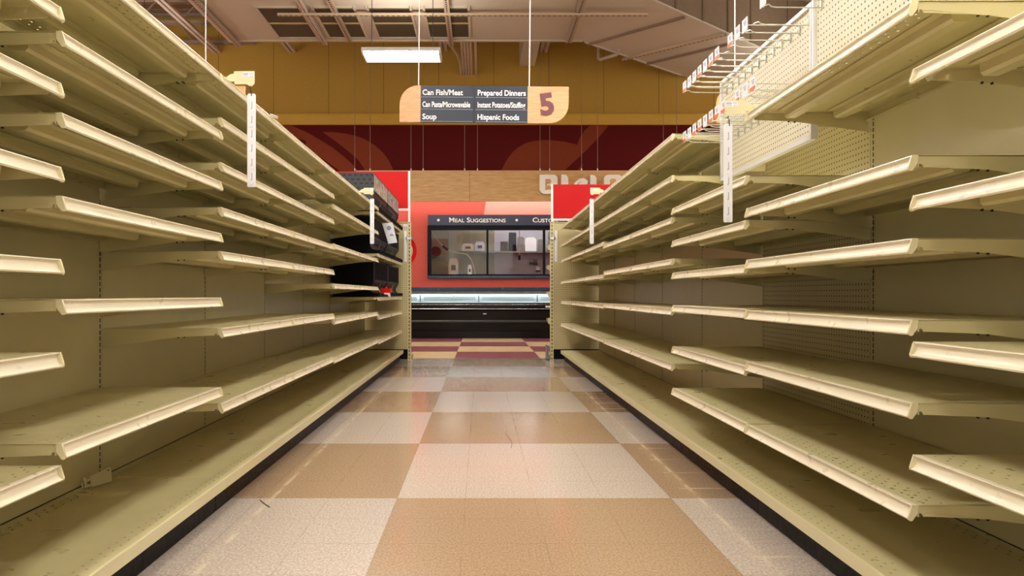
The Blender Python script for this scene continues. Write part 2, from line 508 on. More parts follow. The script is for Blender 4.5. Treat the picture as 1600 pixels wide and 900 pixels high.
def words_shelf(i, n, side):
    o = 'lowest' if i == n-1 else ORDN[i]
    return o
def place_shelves(proto, X, bounds, table, side, rz):
    first = True
    for b, hs in enumerate(table):
        y = (bounds[b]+bounds[b+1])/2
        for i, h in enumerate(hs):
            lab = 'empty cream shelf, %s from top, %s bay from the camera, %s side of aisle' % (ORDN[i], ORD[b], side)
            if i == 0: lab = 'empty cream shelf, highest in the %s bay from the camera, %s side of aisle' % (ORD[b], side)
            lab = lab.replace('nearest bay from the camera', 'bay nearest the camera')
            if side == 'left' and b >= 6 and i < 3: lab = lab.replace('empty cream shelf', 'cream shelf under black racks')
            if len(lab.replace(',', '').split()) > 16: lab = lab.replace(' side of aisle', ' side')
            g = 'cream metal shelves on the %s run' % side
            if first:
                proto.location = (X, y, h); proto.rotation_euler = (0, 0, rz); tag(proto, lab, 'shelf', g); first = False
            else:
                dup(proto, (X, y, h), lab, g, rz)
l23 = [1.83, 1.648, 1.461, 1.274, 1.090, .767, .452]
l45 = [1.83, 1.575, 1.284, .989, .725, .438]
LT = [[1.65, 1.4545, 1.238, 1.0, .760, .468], [1.83, 1.59, 1.379, 1.164, .896, .522], l23, l23, l45, l45,
      [1.786, 1.341, .882, .68, .42], [1.786, 1.341, .882, .68, .42]]
r34 = [1.83, 1.592, 1.352, 1.115, .828, .510]
r57 = [1.83, 1.592, 1.380, 1.090, .820, .515]
RT = [[1.482, 1.16, .789, .502], [1.658, 1.264, 1.052, .844, .632, .372], [1.402, 1.217, 1.034, .848, .612, .374],
      r34, r34, r57, r57, r57]
place_shelves(make_shelf(.506), LX, LB, LT, 'left', 0)
place_shelves(make_shelf(.520), RX, RB, RT, 'right', math.pi)

M['base_sheet'] = deck_mat('base_deck_sheet', .53, [(.470, .0245, 2), (.045, .0245, 2)], scuff=1)
M['peg_y'] = peg_mat('pegboard_back', CREAM, 1)
M['peg_x'] = peg_mat('pegboard_end', (214, 200, 152), 0, r=.0046)
M['peg_white'] = peg_mat('pegboard_display', (226, 217, 190), 1)
def gondola_bay(X, s, y0, y1, hgt, depth, kickx, mat, label, last=False):
    """s=+1: aisle lies towards +x.  depth: front of the base deck from the back panel"""
    r = empty('gondola_section', (X, (y0+y1)/2, 0), label, 'shelving', 'gondola sections of the aisle', 0 if s > 0 else math.pi)
    L = (y1-y0)/2
    p = box('back_panel', (-.02, 0, -L+.020, L-.020, .02, hgt), mat, r)
    bm = NB(); bx(bm, -.03, -.001, -L-.0165, -L+.0165, .02, hgt+.01)
    o = link('upright', bm, M['slots'], r); 
    me = o.data
    for v in me.vertices: v.co.y += L
    o.location = (0, -L, 0)
    bm = NB(); bx(bm, -.045, -.031, -.026, .026, .02, hgt); g = link('channel_shadow_gap', bm, 'dark', r); g.location = (0, -L, 0); g.name = 'channel_shade_filler'  # dark filler added so the gaps beside the upright look shaded
    if last:
        o2 = o.copy(); C.objects.link(o2); o2.location = (0, L, 0); o2.parent = r
    bm = NB()
    f = depth
    bx(bm, .004, f-.006, -L+.001, L-.001, .1442, .145)
    for v in bm.verts: v.co.z -= .145
    d = link('base_deck', bm, M['base_sheet'], r); d.location = (0, 0, .145)
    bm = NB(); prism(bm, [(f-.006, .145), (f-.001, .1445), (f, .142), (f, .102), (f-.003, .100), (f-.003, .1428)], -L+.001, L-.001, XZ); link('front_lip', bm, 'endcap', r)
    box('kick_plate', (kickx-.006, kickx, -L+.002, L-.002, .004, .125), 'kick', r)
    box('closure_strip', (.0005, .004, -L+.004, L-.004,   .1455, .148), 'dark', r)
    return r
NM = ['nearest', 'second', 'third', 'fourth', 'fifth', 'sixth', 'seventh', 'eighth']
for b in range(8):
    e = 'with plain back panel' if b < 7 else 'ending at the pegboard end unit'
    gondola_bay(LX, 1, LB[b], LB[b+1], 1.9, .53, 1.59-1.107, 'cream',
                ('cream shelving frame and base deck, %s bay from the camera, left side of aisle' % NM[b]), b == 7)
for b in range(8):
    mat = M['peg_y'] if b == 2 else 'cream'
    gondola_bay(RX, -1, RB[b], RB[b+1], 2.05 if b < 3 else 1.9, .525, 1.62-1.147, mat,
                ('cream shelving frame and base deck, %s bay from the camera, right side of aisle' % NM[b]) if b != 2 else
                'cream shelving frame with perforated pegboard back, third bay, right side of aisle', b == 7)
# end units: a slotted frame with a pegboard across the end of each run
def end_unit(s, label, y):
    xi = .985*s; xo = 2.215*s
    r = empty('endcap_unit', ((xi+xo)/2, y, 0), label, 'shelving', 'end units of the two runs')
    cx = (xi+xo)/2; h = abs(xo-xi)/2
    bm = NB(); bx(bm, -h+.02, h-.02, -.006, .006, .15, 1.90); link('pegboard', bm, M['peg_x'], r)
    for k in (-1, 1):
        bm = NB(); bx(bm, -.022, .022, -.03, .03, .0, 1.91)
        bx(bm, -.018, .018, .03, .42, 0.0, .06)
        u = link('upright', bm, M['post_slots'], r); u.location = (k*h, 0, 0)
    box('base_cover', (-h+.02, h-.02, .03, .05, .01, .15), 'kick', r)
    box('top_cap', (-h+.022, h-.022, -.02, .02, 1.90, 1.91), 'cream', r)
    return r
EY = 10.62
end_unit(-1, 'pegboard end unit closing the left run of shelves', EY)
end_unit(1, 'pegboard end unit closing the right run of shelves', EY)
for i, h in enumerate((1.60, 1.32, .95, .57)):
    r = empty('endcap_shelf', (1.60, EY+.05, h), 'cream shelf edge behind the right pegboard end unit, %s of four' % ['highest', 'second highest', 'third highest', 'lowest'][i],
              'shelf', 'shelves on the far face of the right end unit')
    box('deck', (-.62, .62, 0, .38, -.004, 0), 'cream', r)
    bm = NB(); prism(bm, [(.38, 0), (.384, -.012), (.392, -.036), (.38, -.036)], -.63, .63, YZ); link('price_rail', bm, 'rail', r)
    for k in (-1, 1):
        bm = NB(); prism(bm, [(0, 0), (.38, -.004), (.38, -.03), (0, -.075)], k*.622, k*.652, YZ); link('bracket', bm, 'cream', r)
g = empty('corner_guard', (.93, EY+.10, 0), 'grey metal corner guard standing at the foot of the right end unit', 'guard')
box('plate', (-.012, .012, -.12, .12, .002, .2), 'case_grey', g); box('foot', (-.02, .02, -.13, .13, 0, .012), 'dark', g)

# red header boards over the end units
def header(s, z0, z1, label, y):
    r = empty('header_board', (1.6*s, y, z0), label, 'sign', 'red header boards over the end units')
    xi = (.975*s-1.6*s); xo = (2.22*s-1.6*s); a, b = min(xi, xo), max(xi, xo); H = z1-z0
    box('board', (a+.02, b-.02, -.006, .006, .03, H-.004), 'red', r)
    for x in (a, b-.028):
        box('frame_post', (x, x+.028, -.014, .014, 1.91-z0 if s < 0 else -.02, H), 'white', r)
    box('frame_rail', (a+.028, b-.028, -.012, .012, 0, .028), 'white', r)
header(-1, 2.07, 2.615, 'red board in a white frame above the left end unit', EY)
header(1, 1.93, 2.435, 'red board in a white frame above the right end unit', EY)
# clear label strips and little clamps on the end units
for s, x in ((-1, 633), (1, 869)):
    p = at(x, 350, 10.55)
    o = box('label_strip', (p.x-.018, p.x+.018, 10.598, 10.606, 1.36, 1.79), 'plastic_white')
    tag(o, 'white plastic label strip stuck on the %s pegboard end unit' % ('left' if s < 0 else 'right'), 'label', 'label strips on the end units')
    q = .985*s
    bm = NB(); bx(bm, q-.05, q+.05, EY-.045, EY-.032, 1.67, 1.70); bx(bm, q-.05, q-.03, EY-.045, EY+.03, 1.67, 1.70); bx(bm, q+.03, q+.05, EY-.045, EY+.03, 1.67, 1.70)
    tag(link('post_clamp', bm, 'white'), 'white clamp around the %s end unit post' % ('left' if s < 0 else 'right'), 'clamp', 'white clamps on the end posts')
o = box('sticker', (-1.07, -1.01, 10.609, 10.613, 1.845, 1.885), 'paper'); tag(o, 'small white sticker at the top of the left end pegboard', 'sticker')
# round sign behind the left end unit
r = empty('round_sign', at(625, 392, 11.15), 'round red and white sign poking out behind the left end unit', 'sign')
bm = NB(); disc(bm, (0, 0, 0), .245, .012); link('red_disc', bm, 'red', r)
bm = NB(); disc(bm, (0, -.004, 0), .185, .004); link('white_ring', bm, 'white', r)
bm = NB(); disc(bm, (0, -.008, 0), .165, .004); link('centre', bm, 'red', r)
box('arm', (-.012, .012, -.50, 0, -.01, .01), 'white', r)

# ---------------------------------------------------------------- black racks at the far end of the left run
def make_rack(kind):
    r = empty('gravity_feed_rack', (0, 0, -50)); L = .597
    neck = [(.03, .002), (.515, .002), (.52, .034), (.47, .040)]+arc(.475, .09, .05, -110, -230, 8)[1:]+[(.455, .15), (.462, .17), (.462, .385), (.45, .395), (.03, .395)]
    if kind == 'top': neck = neck[:-2]+[(.445, .41), (.03, .41)]
    body = [(u-.008 if u > .2 else u, max(v-.004, .004)) for u, v in neck]
    bm = NB(); prism(bm, body, -L+.012, L-.012, XZ); link('body', bm, 'black', r)
    for s in (-1, 1):
        bm = NB(); prism(bm, neck, s*L, s*(L-.008), XZ); link('side_panel', bm, 'rackside' if kind == 'top' else 'black', r)
    bm = NB()
    for i in range(47): bx(bm, .512, .524, -L+.02+i*.025, -L+.026+i*.025, .004, .042)
    tag(link('tray_rib', bm, 'black', r), None, None, kind='stuff')
    bm = NB()
    if kind == 'top':
        bx(bm, .456, .4625, -L+.01, L-.01, .225, .395); link('label_band', bm, M['covers'], r)
        bm = NB()
        for i in range(15): bx(bm, .4625, .464, -L+.01+i*.0842, -L+.015+i*.0842, .2, .41)
        bx(bm, .4625, .466, -L, L, .400, .408); bx(bm, .4625, .466, -L, L, .205, .212)
        link('wire_front', bm, 'black', r)
    else:
        for i in range(40): bx(bm, .460, .466, -L+.015+i*.029, -L+.022+i*.029, .185, .375)
        link('front_panel', bm, 'black', r)
        bm = NB(); bx(bm, .462, .467, -L+.004, -L+.012, .17, .385); bx(bm, .462, .467, L-.012, L-.004, .17, .385); bx(bm, .462, .466, -L+.01, L-.01, .168, .173)
        link('front_trim', bm, 'greyedge', r)
    bm = NB(); tube(bm, [(.46, 0, .15), (.445, .02, .12), (.43, .03, .09), (.44, .035, .06)], .004, 5); link('divider_edge', bm, 'wire', r)
    return r
def wr(i, n): return ['nearer', 'farther'][i]
pt = make_rack('top'); pb = make_rack('low')
used = {}
for lev, h in enumerate((1.786, 1.341, .882)):
    for k in range(2):
        y = (LB[6+k]+LB[7+k])/2
        lab = 'black gravity feed rack, %s of two on the %s shelf at far left' % (wr(k, 2), ['top', 'second', 'third'][lev])
        src = pt if lev == 0 else pb
        if src.name not in used:
            used[src.name] = 1; src.location = (LX, y, h+.001); tag(src, lab, 'rack', 'black racks on the left run')
        else: dup(src, (LX, y, h+.001), lab, 'black racks on the left run')
# notice hanging from the rack, small red packet on a tray
r = empty('paper_notice', (-1.105, 8.75, 1.70), 'white paper notice with grey print hanging on the black rack', 'notice')
bm = NB(); prism(bm, [(-.02, .02), (.10, .03), (.155, -.20), (.055, -.215)], -.012, -.010, XZ); link('sheet', bm, 'paper', r)
bm = NB(); prism(bm, arc(.06, -.035, .026, 0, 330, 10), -.014, -.012, XZ); link('print', bm, 'greyink', r); bm = NB(); prism(bm, arc(.09, -.125, .024, 0, 180, 8), -.014, -.012, XZ); link('print', bm, 'greyink', r)
p = at(596, 452, 8.5)
r = empty('packet', (p.x+.05, 8.5, .884+.0), 'small red and white packet leaning on a low black rack tray', 'packet')
bm = NB(); prism(bm, [(-.06, .045), (-.03, .02), (.045, .025), (.06, .05), (.055, .10), (.03, .075), (.005, .115), (-.02, .08), (-.045, .105)], -.03, .01, XZ); link('top_card', bm, 'red', r)
bm = NB(); prism(bm, [(-.055, .042), (.045, .042), (.05, .0), (.03, .0), (.028, .02), (-.02, .03)], -.032, .012, XZ); link('base_card', bm, 'white', r)

# ---------------------------------------------------------------- pegboard display over the third right bay
PX = 1.38
def display(y0, y1, z0, z1, label):
    r = empty('pegboard_panel', (PX, (y0+y1)/2, z0), label, 'pegboard', 'pegboard panels on the right run')
    L = (y1-y0)/2; H = z1-z0
    box('board', (0, .006, -L+.006, L-.006, .004, H-.004), M['peg_white'], r)
    bm = NB()
    bx(bm, -.012, .016, -L, L, -.004, .014); bx(bm, -.012, .016, -L, L, H-.014, H+.004)
    bx(bm, -.012, .016, -L, -L+.016, .014, H-.014); bx(bm, -.012, .016, L-.016, L, .014, H-.014)
    link('frame', bm, 'frame_white', r)
    for k in (-1, 1):
        bm = NB(); bx(bm, .016, RX-PX-.005, k*(L-.03)-.008, k*(L-.03)+.008, .05, .09); link('support_arm', bm, 'cream', r)
    return r
display(RB[2]+.005, RB[3]-.005, 1.557, 2.118, 'white framed pegboard panel full of hooks over the third right bay')
display(RB[1]+.005, RB[2]+.0, 1.668, 2.23, 'white framed bare pegboard panel on the nearer top right shelf')

def make_hook(L=.25, tagged=True, band=True):
    """base at the board, wire reaching towards -x"""
    r = empty('peg_hook', (0, 0, -50))
    bm = NB(); tube(bm, [(0, 0, -.032), (-L+.05, 0, -.030), (-L+.03, 0, -.026), (-L+.022, 0, -.018), (-L+.008, 0, -.022), (-L-.004, 0, -.030)], .0026, 6)
    link('prong', bm, 'wire', r, smooth=60)
    bm = NB(); bx(bm, -.005, 0, -.006, .006, -.04, .008); tube(bm, [(0, .002, .004), (-.008, .002, .008), (-.012, .002, -.004)], .002, 5); link('clip', bm, 'wire', r)
    if tagged:
        bm = NB(); tube(bm, [(0, 0, 0), (-L-.0, 0, .003)], .0022, 6); link('scan_arm', bm, 'wire', r, smooth=60)
        bm = NB(); bx(bm, -L-.004, -L-.001, -.031, .031, -.026, .030); tg = link('price_tag', bm, 'paper', r)
        bm = NB()
        for j, zz in enumerate((.014, .006, -.001)): bx(bm, -L-.0046, -L-.004, -.020, .014-.006*j, zz, zz+.0035)
        link('print', bm, 'greyink', tg)
        if band:
            bm = NB(); bx(bm, -L-.0048, -L-.0036, -.031, .031, -.026, -.010); link('orange_band', bm, 'orange', tg)
    return r
kinds = {'t': make_hook(.235), 'w': make_hook(.235, True, False), 'n': make_hook(.235, False)}
seen = {}
def put_hook(k, y, z, lab, g):
    src = kinds[k]
    if k not in seen:
        seen[k] = 1; src.location = (PX-.001, y, z); tag(src, lab, 'hook', g)
    else: dup(src, (PX-.001, y, z), lab, g)
ON = ['first', 'second', 'third', 'fourth', 'fifth', 'sixth', 'seventh', 'eighth', 'ninth', 'tenth', 'eleventh', 'twelfth']
seq = 'nwwtnttwtwwt'
for i in range(12):
    y = 3.13+.1*i if i else 3.215
    y = 3.215+.098*i
    k = seq[i]
    lab = 'wire peg hook %s, %s from the camera in the upper row' % ({'t': 'with orange and white tag', 'w': 'with white tag', 'n': 'without tag'}[k], ON[i])
    put_hook(k, y, 2.07, lab, 'peg hooks in the upper row')
seq = 'twtntttwttwt'
for i in range(12):
    k = seq[i]
    lab = 'wire peg hook %s, %s from the camera in the lower row' % ({'t': 'with orange and white tag', 'w': 'with white tag', 'n': 'without tag'}[k], ON[i])
    put_hook(k, 3.215+.098*i, 1.79, lab, 'peg hooks in the lower row')
dup(kinds['w'], (PX-.001, 3.10, 2.10), 'wire peg hook nearest the camera on the bare pegboard above the top shelf', 'peg hooks in the upper row')

# ---------------------------------------------------------------- clip strips hanging off the top shelves
def clip_strip(loc, s, label, length=.41, sag=0):
    """s=+1: plate reaches towards +x from the rail"""
    r = empty('clip_strip', loc, label, 'clip strip', 'clip strips hanging in the aisle')
    T = .003
    plate = [(-.062*s, -.004), (-.045*s, .010), (-.032*s, .019), (-.016*s, .021), (-.016*s, .032), (.074*s, .033), (.074*s, -.022), (.064*s, -.032), (.058*s, -.036),
             (.052*s, -.032), (.040*s, -.025), (-.014*s, -.025), (-.014*s, -.012), (-.026*s, -.013), (-.042*s, -.008)]
    bm = NB(); prism(bm, plate, 0, T, XZ)
    bx(bm, -.064*s if s > 0 else .046, -.046*s if s > 0 else .064, -.012, .016, -.010, .004)
    pl = link('holder', bm, 'endcap', r)
    bm = NB(); c = .046*s
    bx(bm, c-.026, c+.026, -.0012, 0, .006, .026); st = link('sticker', bm, 'paper', pl)
    bm = NB()
    for j in range(7): bx(bm, c-.023+j*.0035, c-.0215+j*.0035+(.001 if j % 2 else 0), -.0018, -.0012, .015, .023)
    for j, (a, b2) in enumerate(((.004, .022), (-.022, .0), (.01, .014), (.018, .021))): bx(bm, c+a, c+b2, -.0018, -.0012, (.019, .010, .009, .009)[j], (.021, .0115, .012, .012)[j])
    link('print', bm, 'greyink', st)
    hx = .058*s; G = .014
    bm = NB(); tube(bm, [(hx, .002, -.032), (hx-.004, -.002, -.040), (hx+.001, -.003, -.052), (hx+.003, 0, -.062-G)], .0022, 6); link('hook', bm, 'dark', r)
    sx = hx+.003*s; top = -.052-G
    bm = NB()
    prism(bm, [(sx-.0185, top-.006), (sx-.013, top), (sx+.013, top), (sx+.0185, top-.006), (sx+.0185, top-length+.004), (sx+.015, top-length), (sx-.015, top-length), (sx-.0185, top-length+.004)],
          -.001, .001, XZ)
    for j in range(6):
        z = top-.045-j*(length-.06)/5.6
        bx(bm, sx-.009, sx+.007, -.0035, -.001, z-.040, z-.032)
    stp = link('strip', bm, 'plastic_white', r)
    bm = NB()
    for j in range(6):
        z = top-.035-j*(length-.06)/5.6
        bx(bm, sx+.001, sx+.0035, -.0016, -.001, z-.030, z); bx(bm, sx-.002, sx+.001, -.0016, -.001, z-.033, z-.028)
    link('slit', bm, 'greyink', stp)
    return r
clip_strip((-1.065, 3.36, 1.855), 1, 'white clip strip on a cream holder, hanging from the nearer left top shelf')
clip_strip((-1.045, 6.95, 1.843), 1, 'white clip strip hanging beside the black racks on the left')
p = at(1155, 166, 3.22)
clip_strip((1.090, 3.19, 1.685), -1, 'white clip strip in front of the hooks and pegboard on the right', .41)
clip_strip((1.068, 6.95, 1.843), -1, 'white clip strip hanging in front of the right red board')
# fallen holder
r = empty('fallen_holder', (-1.545, 3.06, .147), 'beige clip holder fallen onto the left base deck by the back panel', 'clip holder')
plate = [(-.03, 0), (.045, .0), (.05, .052), (.044, .058), (-.034, .042)]
bm = NB(); prism(bm, plate, 0, .003, XZ); pl = link('plate', bm, 'cream', r)
bm = NB(); bx(bm, -.048, -.030, -.004, .0, .004, .010); bx(bm, -.048, -.030, -.004, 0, .028, .034); bx(bm, -.053, -.046, -.008, .006, .0, .042); bx(bm, -.064, -.058, -.006, .004, .0, .026); bx(bm, -.06, -.046, -.004, .0, .003, .008)
link('clip', bm, 'cream', r)
bm = NB(); bx(bm, .036, .041, -.001, .0, .044, .049); link('hole', bm, 'dark', r)
r.rotation_euler = (-.35, math.radians(-14), math.radians(12)); r.location = (-1.50, 3.02, .160)
# odd bits lying about
bm = NB(); bmesh.ops.create_icosphere(bm, subdivisions=2, radius=.035)
for v in bm.verts: v.co *= .6+.6*random.random(); v.co.z = max(v.co.z*.5, -.006)
o = link('crumpled_wrapper', bm, 'glass'); o.location = (-1.33, 7.5, .152); tag(o, 'small clear crumpled wrapper on the left base deck', 'wrapper')
o = box('loose_label', (-.03, .012, -.03, .03, 0, .002), 'paper'); o.location = (-1.075, 4.02, 1.838); o.rotation_euler = (.0, math.radians(18), .3)
tag(o, 'white paper label sticking up from the left top shelf edge', 'label')
bm = NB()
pts = [at(792, 670, 5.19), at(790, 677, 5.02), at(793, 682, 4.9), at(798, 688, 4.78), at(800, 694, 4.66), at(799, 700, 4.54)]
tube(bm, [(p.x, p.y, .0025) for p in pts], .0022, 5)
tag(link('thread', bm, 'thread'), 'long brown thread lying on a tan floor square', 'thread')
bm = NB(); tube(bm, [(-.972, 3.38, .002), (-.93, 3.31, .003), (-.90, 3.27, .002)], .002, 5)
tag(link('twig', bm, 'dark'), 'short dark sliver lying on the white floor square at left', 'sliver')

# ---------------------------------------------------------------- aisle signs
def px2(px, py, d=7.75): p = at(px, py, d); return p.x, p.z
r = empty('aisle_sign', (0, 7.75, 2.64), 'hanging aisle sign with number 5 and six lines of food names', 'sign')
r.location = (at(757, 192, 7.75).x, 7.75, H0+(460-192.5)*7.75/F)
r.rotation_euler = (0, math.radians(.55), 0)
k = 7.75/F
def sx(px): return (px-757)*k
def sz(py): return (192.5-py)*k
lp = [(sx(624.5), sz(192)), (sx(657), sz(192)), (sx(657), sz(135))]+[(sx(654)-sx(654)+sx(653.5-29*math.sin(math.radians(a))), sz(164-29*math.cos(math.radians(a)))) for a in range(0, 91, 10)]
bm = NB(); prism(bm, lp, -.015, .015, XZ); link('wood_end', bm, M['signwood'], r)
rp = [(sx(824), sz(135)), (sx(888), sz(135)), (sx(888), sz(162))]+[(sx(858+30*math.cos(math.radians(a))), sz(162+30*math.sin(math.radians(a)))) for a in range(10, 91, 10)]+[(sx(824), sz(192))]
bm = NB(); prism(bm, rp, -.015, .015, XZ); link('wood_end', bm, M['signwood'], r)
bm = NB(); bx(bm, sx(657), sx(824), -.012, .012, sz(192), sz(135)); link('board', bm, 'navy', r)
bm = NB(); bx(bm, sx(739.5), sx(742.5), -.018, -.012, sz(191.5), sz(135.5)); link('divider', bm, 'ink', r)
bm = NB()
for yy in (152.8, 171.8, 190.8):
    bx(bm, sx(657.5), sx(739), -.016, -.012, sz(yy+.4), sz(yy-.3)); bx(bm, sx(743), sx(823.5), -.016, -.012, sz(yy+.4), sz(yy-.3))
link('row_strip', bm, 'greyink', r)
for body, x0, x1, yb, hh in (('Can Fish/Meat', 660, 723, 149.6, 8.6), ('Can Pasta/Microwavable', 660, 734.5, 168.4, 8.6), ('Soup', 660, 682, 187.4, 8.6),
                             ('Prepared Dinners', 746, 821, 149.6, 8.6), ('Instant Potatoes/Stuffing', 746, 820.5, 168.4, 8.6), ('Hispanic Foods', 746, 811, 187.4, 8.6)):
    text('lettering', body, 'signtext', r, (sx(x0), -.013, sz(yb)), (x1-x0)*k, hh*k, fat=.018)
text('number', '5', 'plum', r, (sx(845), -.0155, sz(179.5)), 22*k, 33*k, depth=.006, fat=.04, rot=math.radians(-8))
for x in (653.5, 826.5):
    bm = NB(); tube(bm, [(sx(x), 0, sz(137)), (sx(x), 0, 7.1-r.location.z)], .006, 5); link('hanging_wire', bm, 'white', r)
# neighbours over the next aisles: the ends that show past the shelving
def side_sign(cx, left, label):
    r = empty('aisle_sign', (cx, 7.75, 2.64), label, 'sign', 'signs over the neighbouring aisles')
    bm = NB(); prism(bm, [(sx(657), 0), (sx(824), 0), (sx(824), .37), (sx(657), .37)], -.012, .012, XZ); link('board', bm, 'navy', r)
    bm = NB(); prism(bm, lp, -.015, .015, XZ); link('wood_end', bm, 'peach', r)
    bm = NB(); prism(bm, rp, -.015, .015, XZ); link('wood_end', bm, 'peach', r)
    for x in (653.5, 826.5):
        bm = NB(); tube(bm, [(sx(x), 0, .36), (sx(x), 0, 4.46)], .006, 5); link('hanging_wire', bm, 'white', r)
side_sign(-3.23, 1, 'peach wood sign end peeking out behind the left cream clip holder')
side_sign(3.24, 0, 'peach wood sign end peeking out left of the hook pegboard')

# ---------------------------------------------------------------- fluorescent lamps
def make_lamp(ch):
    r = empty('fluorescent_light', (0, 0, -50))
    bm = NB(); bx(bm, -.61, .61, -.25, .25, .0, .055); bx(bm, -.55, .55, -.16, .16, .055, .085); link('housing', bm, 'white', r)
    bm = NB(); prism(bm, [(-.235, 0), (.235, 0), (.215, -.035), (-.215, -.035)], -.58, .58, YZ); link('lens', bm, M['lamp'], r)
    for nm, zz, rx, sxx, syy, pw in (('lamp_light', -.038, 0, 1.14, .42, LAMP*math.pi*1.14*.42), ('uplight_fill', .092, math.pi, .9, .3, LAMP*math.pi*1.14*.42*UP)):  # second light is an upward fill added to brighten ceiling and wall
        ld = bpy.data.lights.new(nm, 'AREA'); ld.shape = 'RECTANGLE'; ld.size = sxx; ld.size_y = syy
        ld.energy = pw; ld.color = (1, .96, .905)
        lo = bpy.data.objects.new(nm, ld); C.objects.link(lo); lo.parent = r; lo.location = (0, 0, zz); lo.rotation_euler = (rx, 0, 0)
    for s in (-1, 1):
        bm = NB(); bx(bm, s*.58, s*.605, -.24, .24, -.036, 0); link('end_cap', bm, 'white', r)
        bm = NB(); tube(bm, [(s*.48, 0, .085), (s*.48, 0, ch)], .006, 5); link('chain', bm, 'dark', r)
    return r
LP = [(-1.23, 12.05)]
LP += [(-1.23, y) for y in (8.4, 4.9, 1.4, -2.1)]+[(1.6, y) for y in (6.6, 3.1, -.4)]
LP += [(x, y) for x in (-6.75, 6.2) for y in (14.3, 11.0, 7.4, 3.2)]  # farthest pair added out of sight to brighten the far floor
lamp = make_lamp(1.035); lamp2 = make_lamp(2.4)
for i, (x, y) in enumerate(LP):
    if i == 0: lamp.location = (x, y, 4.66); tag(lamp, 'bright fluorescent ceiling light glowing in front of the ochre wall', 'lamp', None)
    else:
        lab = 'unseen fluorescent ceiling light above the aisles'; g = 'fluorescent lights above the aisles'
        if i == 1: lamp2.location = (x, y, 4.66); tag(lamp2, lab, 'lamp', g)
        else: dup(lamp2, (x, y, 4.66), lab, g)
lamp.rotation_euler = (0, 0, 0)

# ---------------------------------------------------------------- suspended fascia, letters, mural
fy = 16.62
r = empty('wood_fascia', (2.5, fy, 2.93), 'long wooden fascia board hanging below the dark red wall', 'fascia')
fx0 = (556-751)*fy/F-2.5; fz1 = (460-266.5)*fy/F+H0-2.93
bm = NB(); prism(bm, [(fx0+.0, fz1-.06), (fx0+.2, fz1), (7.5, fz1), (7.5, 0), (fx0, 0)], 0, .06, XZ); link('board', bm, 'wood', r)
for xx in (734, 1000):
    q = (xx-751)*fy/F-2.5; box('joint', (q-.004, q+.004, -.002, 0, .002, fz1-.002), 'letteredge', r)
bm = NB(); bx(bm, fx0, 7.5, -.01, .0, fz1-.025, fz1); link('edging', bm, M['signwood'], r)
for x in (554, 578, 642, 661, 726, 746, 844, 859, 909, 934, 1037, 1058):
    q = (x-751)*fy/F-2.5
    bm = NB(); tube(bm, [(q, .03, fz1), (q, .03, (7.1 if x < 1000 else 5.69)-2.93)], .006, 5); link('hanging_wire', bm, 'joistpaint', r)
    bm = NB(); tube(bm, [(q, .03, fz1), (q, .03, fz1+.05)], .014, 6); link('wire_fitting', bm, 'white', r)
M_h = None
# letters, raised on the fascia
lk = (fy-.1)/F
def lx(px): return (px-751)*lk
def lz(py): return H0+(460-py)*lk
lr = empty('letter_sign', (lx(842), fy-.06, lz(304)), 'pale raised letters on the wooden fascia above the right red board', 'sign')
ox, oz = lx(842), lz(304)
def letter(outl, holes, name='letter'):
    bm = NB()
    prism(bm, [(lx(a)-ox, lz(b)-oz) for a, b in outl], -.05, .058, XZ); l = link(name, bm, 'letter', lr)
    if holes:
        bm = NB()
        for hh in holes: prism(bm, [(lx(a)-ox, lz(b)-oz) for a, b in hh], -.056, -.0505, XZ)
        link('letter_opening', bm, 'wood', l)
letter([(843, 273), (866, 273), (869, 274.5), (871, 278), (871, 300), (868, 302.5), (864, 303), (849, 303), (845, 301), (843, 297)],
       [[(852, 280), (859, 280), (861, 282), (861, 285), (859, 287), (854.5, 287), (854.5, 290), (859, 290), (861, 292), (861, 296), (852, 297)]])
letter([(877, 273), (883, 273), (886, 275), (888, 279), (888, 303), (877, 303)], None)
letter([(895, 292), (899, 284), (906, 279), (912, 278), (919, 283), (917, 291), (908, 297), (918, 303), (904, 303), (896, 299)], [[(900, 290), (904, 286), (909, 283.6), (904, 287.6), (901, 291)]])
letter([(922, 273), (929, 274), (932, 278), (932, 303), (922, 303)], None)
letter([(944, 277), (947, 274), (951, 273), (968, 273), (971, 276), (973, 280), (973, 300), (969, 303), (948, 303), (944, 299)], [[(953, 281), (955, 279.5), (961, 279.5), (963, 282), (963, 296), (953, 296)]])
# mural shapes painted on the dark red band
mr = empty('wall_mural', (0, WZ, 3.6), 'brown leaf shapes painted across the dark red wall band', 'mural')
mk = WZ/F
def mpoly(pts, mat, nm, d=.004):
    bm = NB(); prism(bm, [((a-751)*mk, H0+(460-b)*mk-3.6) for a, b in pts], -d, 0, XZ); link(nm, bm, mat, mr)
mpoly([(440, 195.2), (456, 196.5), (478, 206), (500, 218.5), (520, 231), (540, 247), (552, 258), (560, 268), (535, 270), (500, 245), (478, 233), (478, 220), (466, 216), (440, 205)], 'mural_brown', 'leaf_shape')
mpoly([(504, 206.2), (520, 206.5), (538, 208.5), (555, 212), (570, 217.5), (585, 226.5), (598, 238), (607, 250), (613, 262), (615, 270), (573, 270), (560, 250), (545, 237), (525, 221)], 'mural_brown', 'leaf_shape')
mpoly([(781, 270), (786, 261), (792, 250), (800, 239), (810, 230), (822, 223.5), (836, 220), (850, 218.8), (866, 219.5), (882, 221.5), (893, 224), (902, 226), (906, 215), (914, 203), (924, 195.2), (952, 195.2), (935, 215), (918, 233), (900, 250), (878, 270)], 'mural_brown', 'leaf_shape')
mpoly([(901, 268), (911, 255), (909, 268)], 'mural_brown', 'leaf_shape')
mpoly([(760, 310), (1080, 310), (1080, 335.4), (756, 335.4)], 'mural_pink', 'pink_shape')
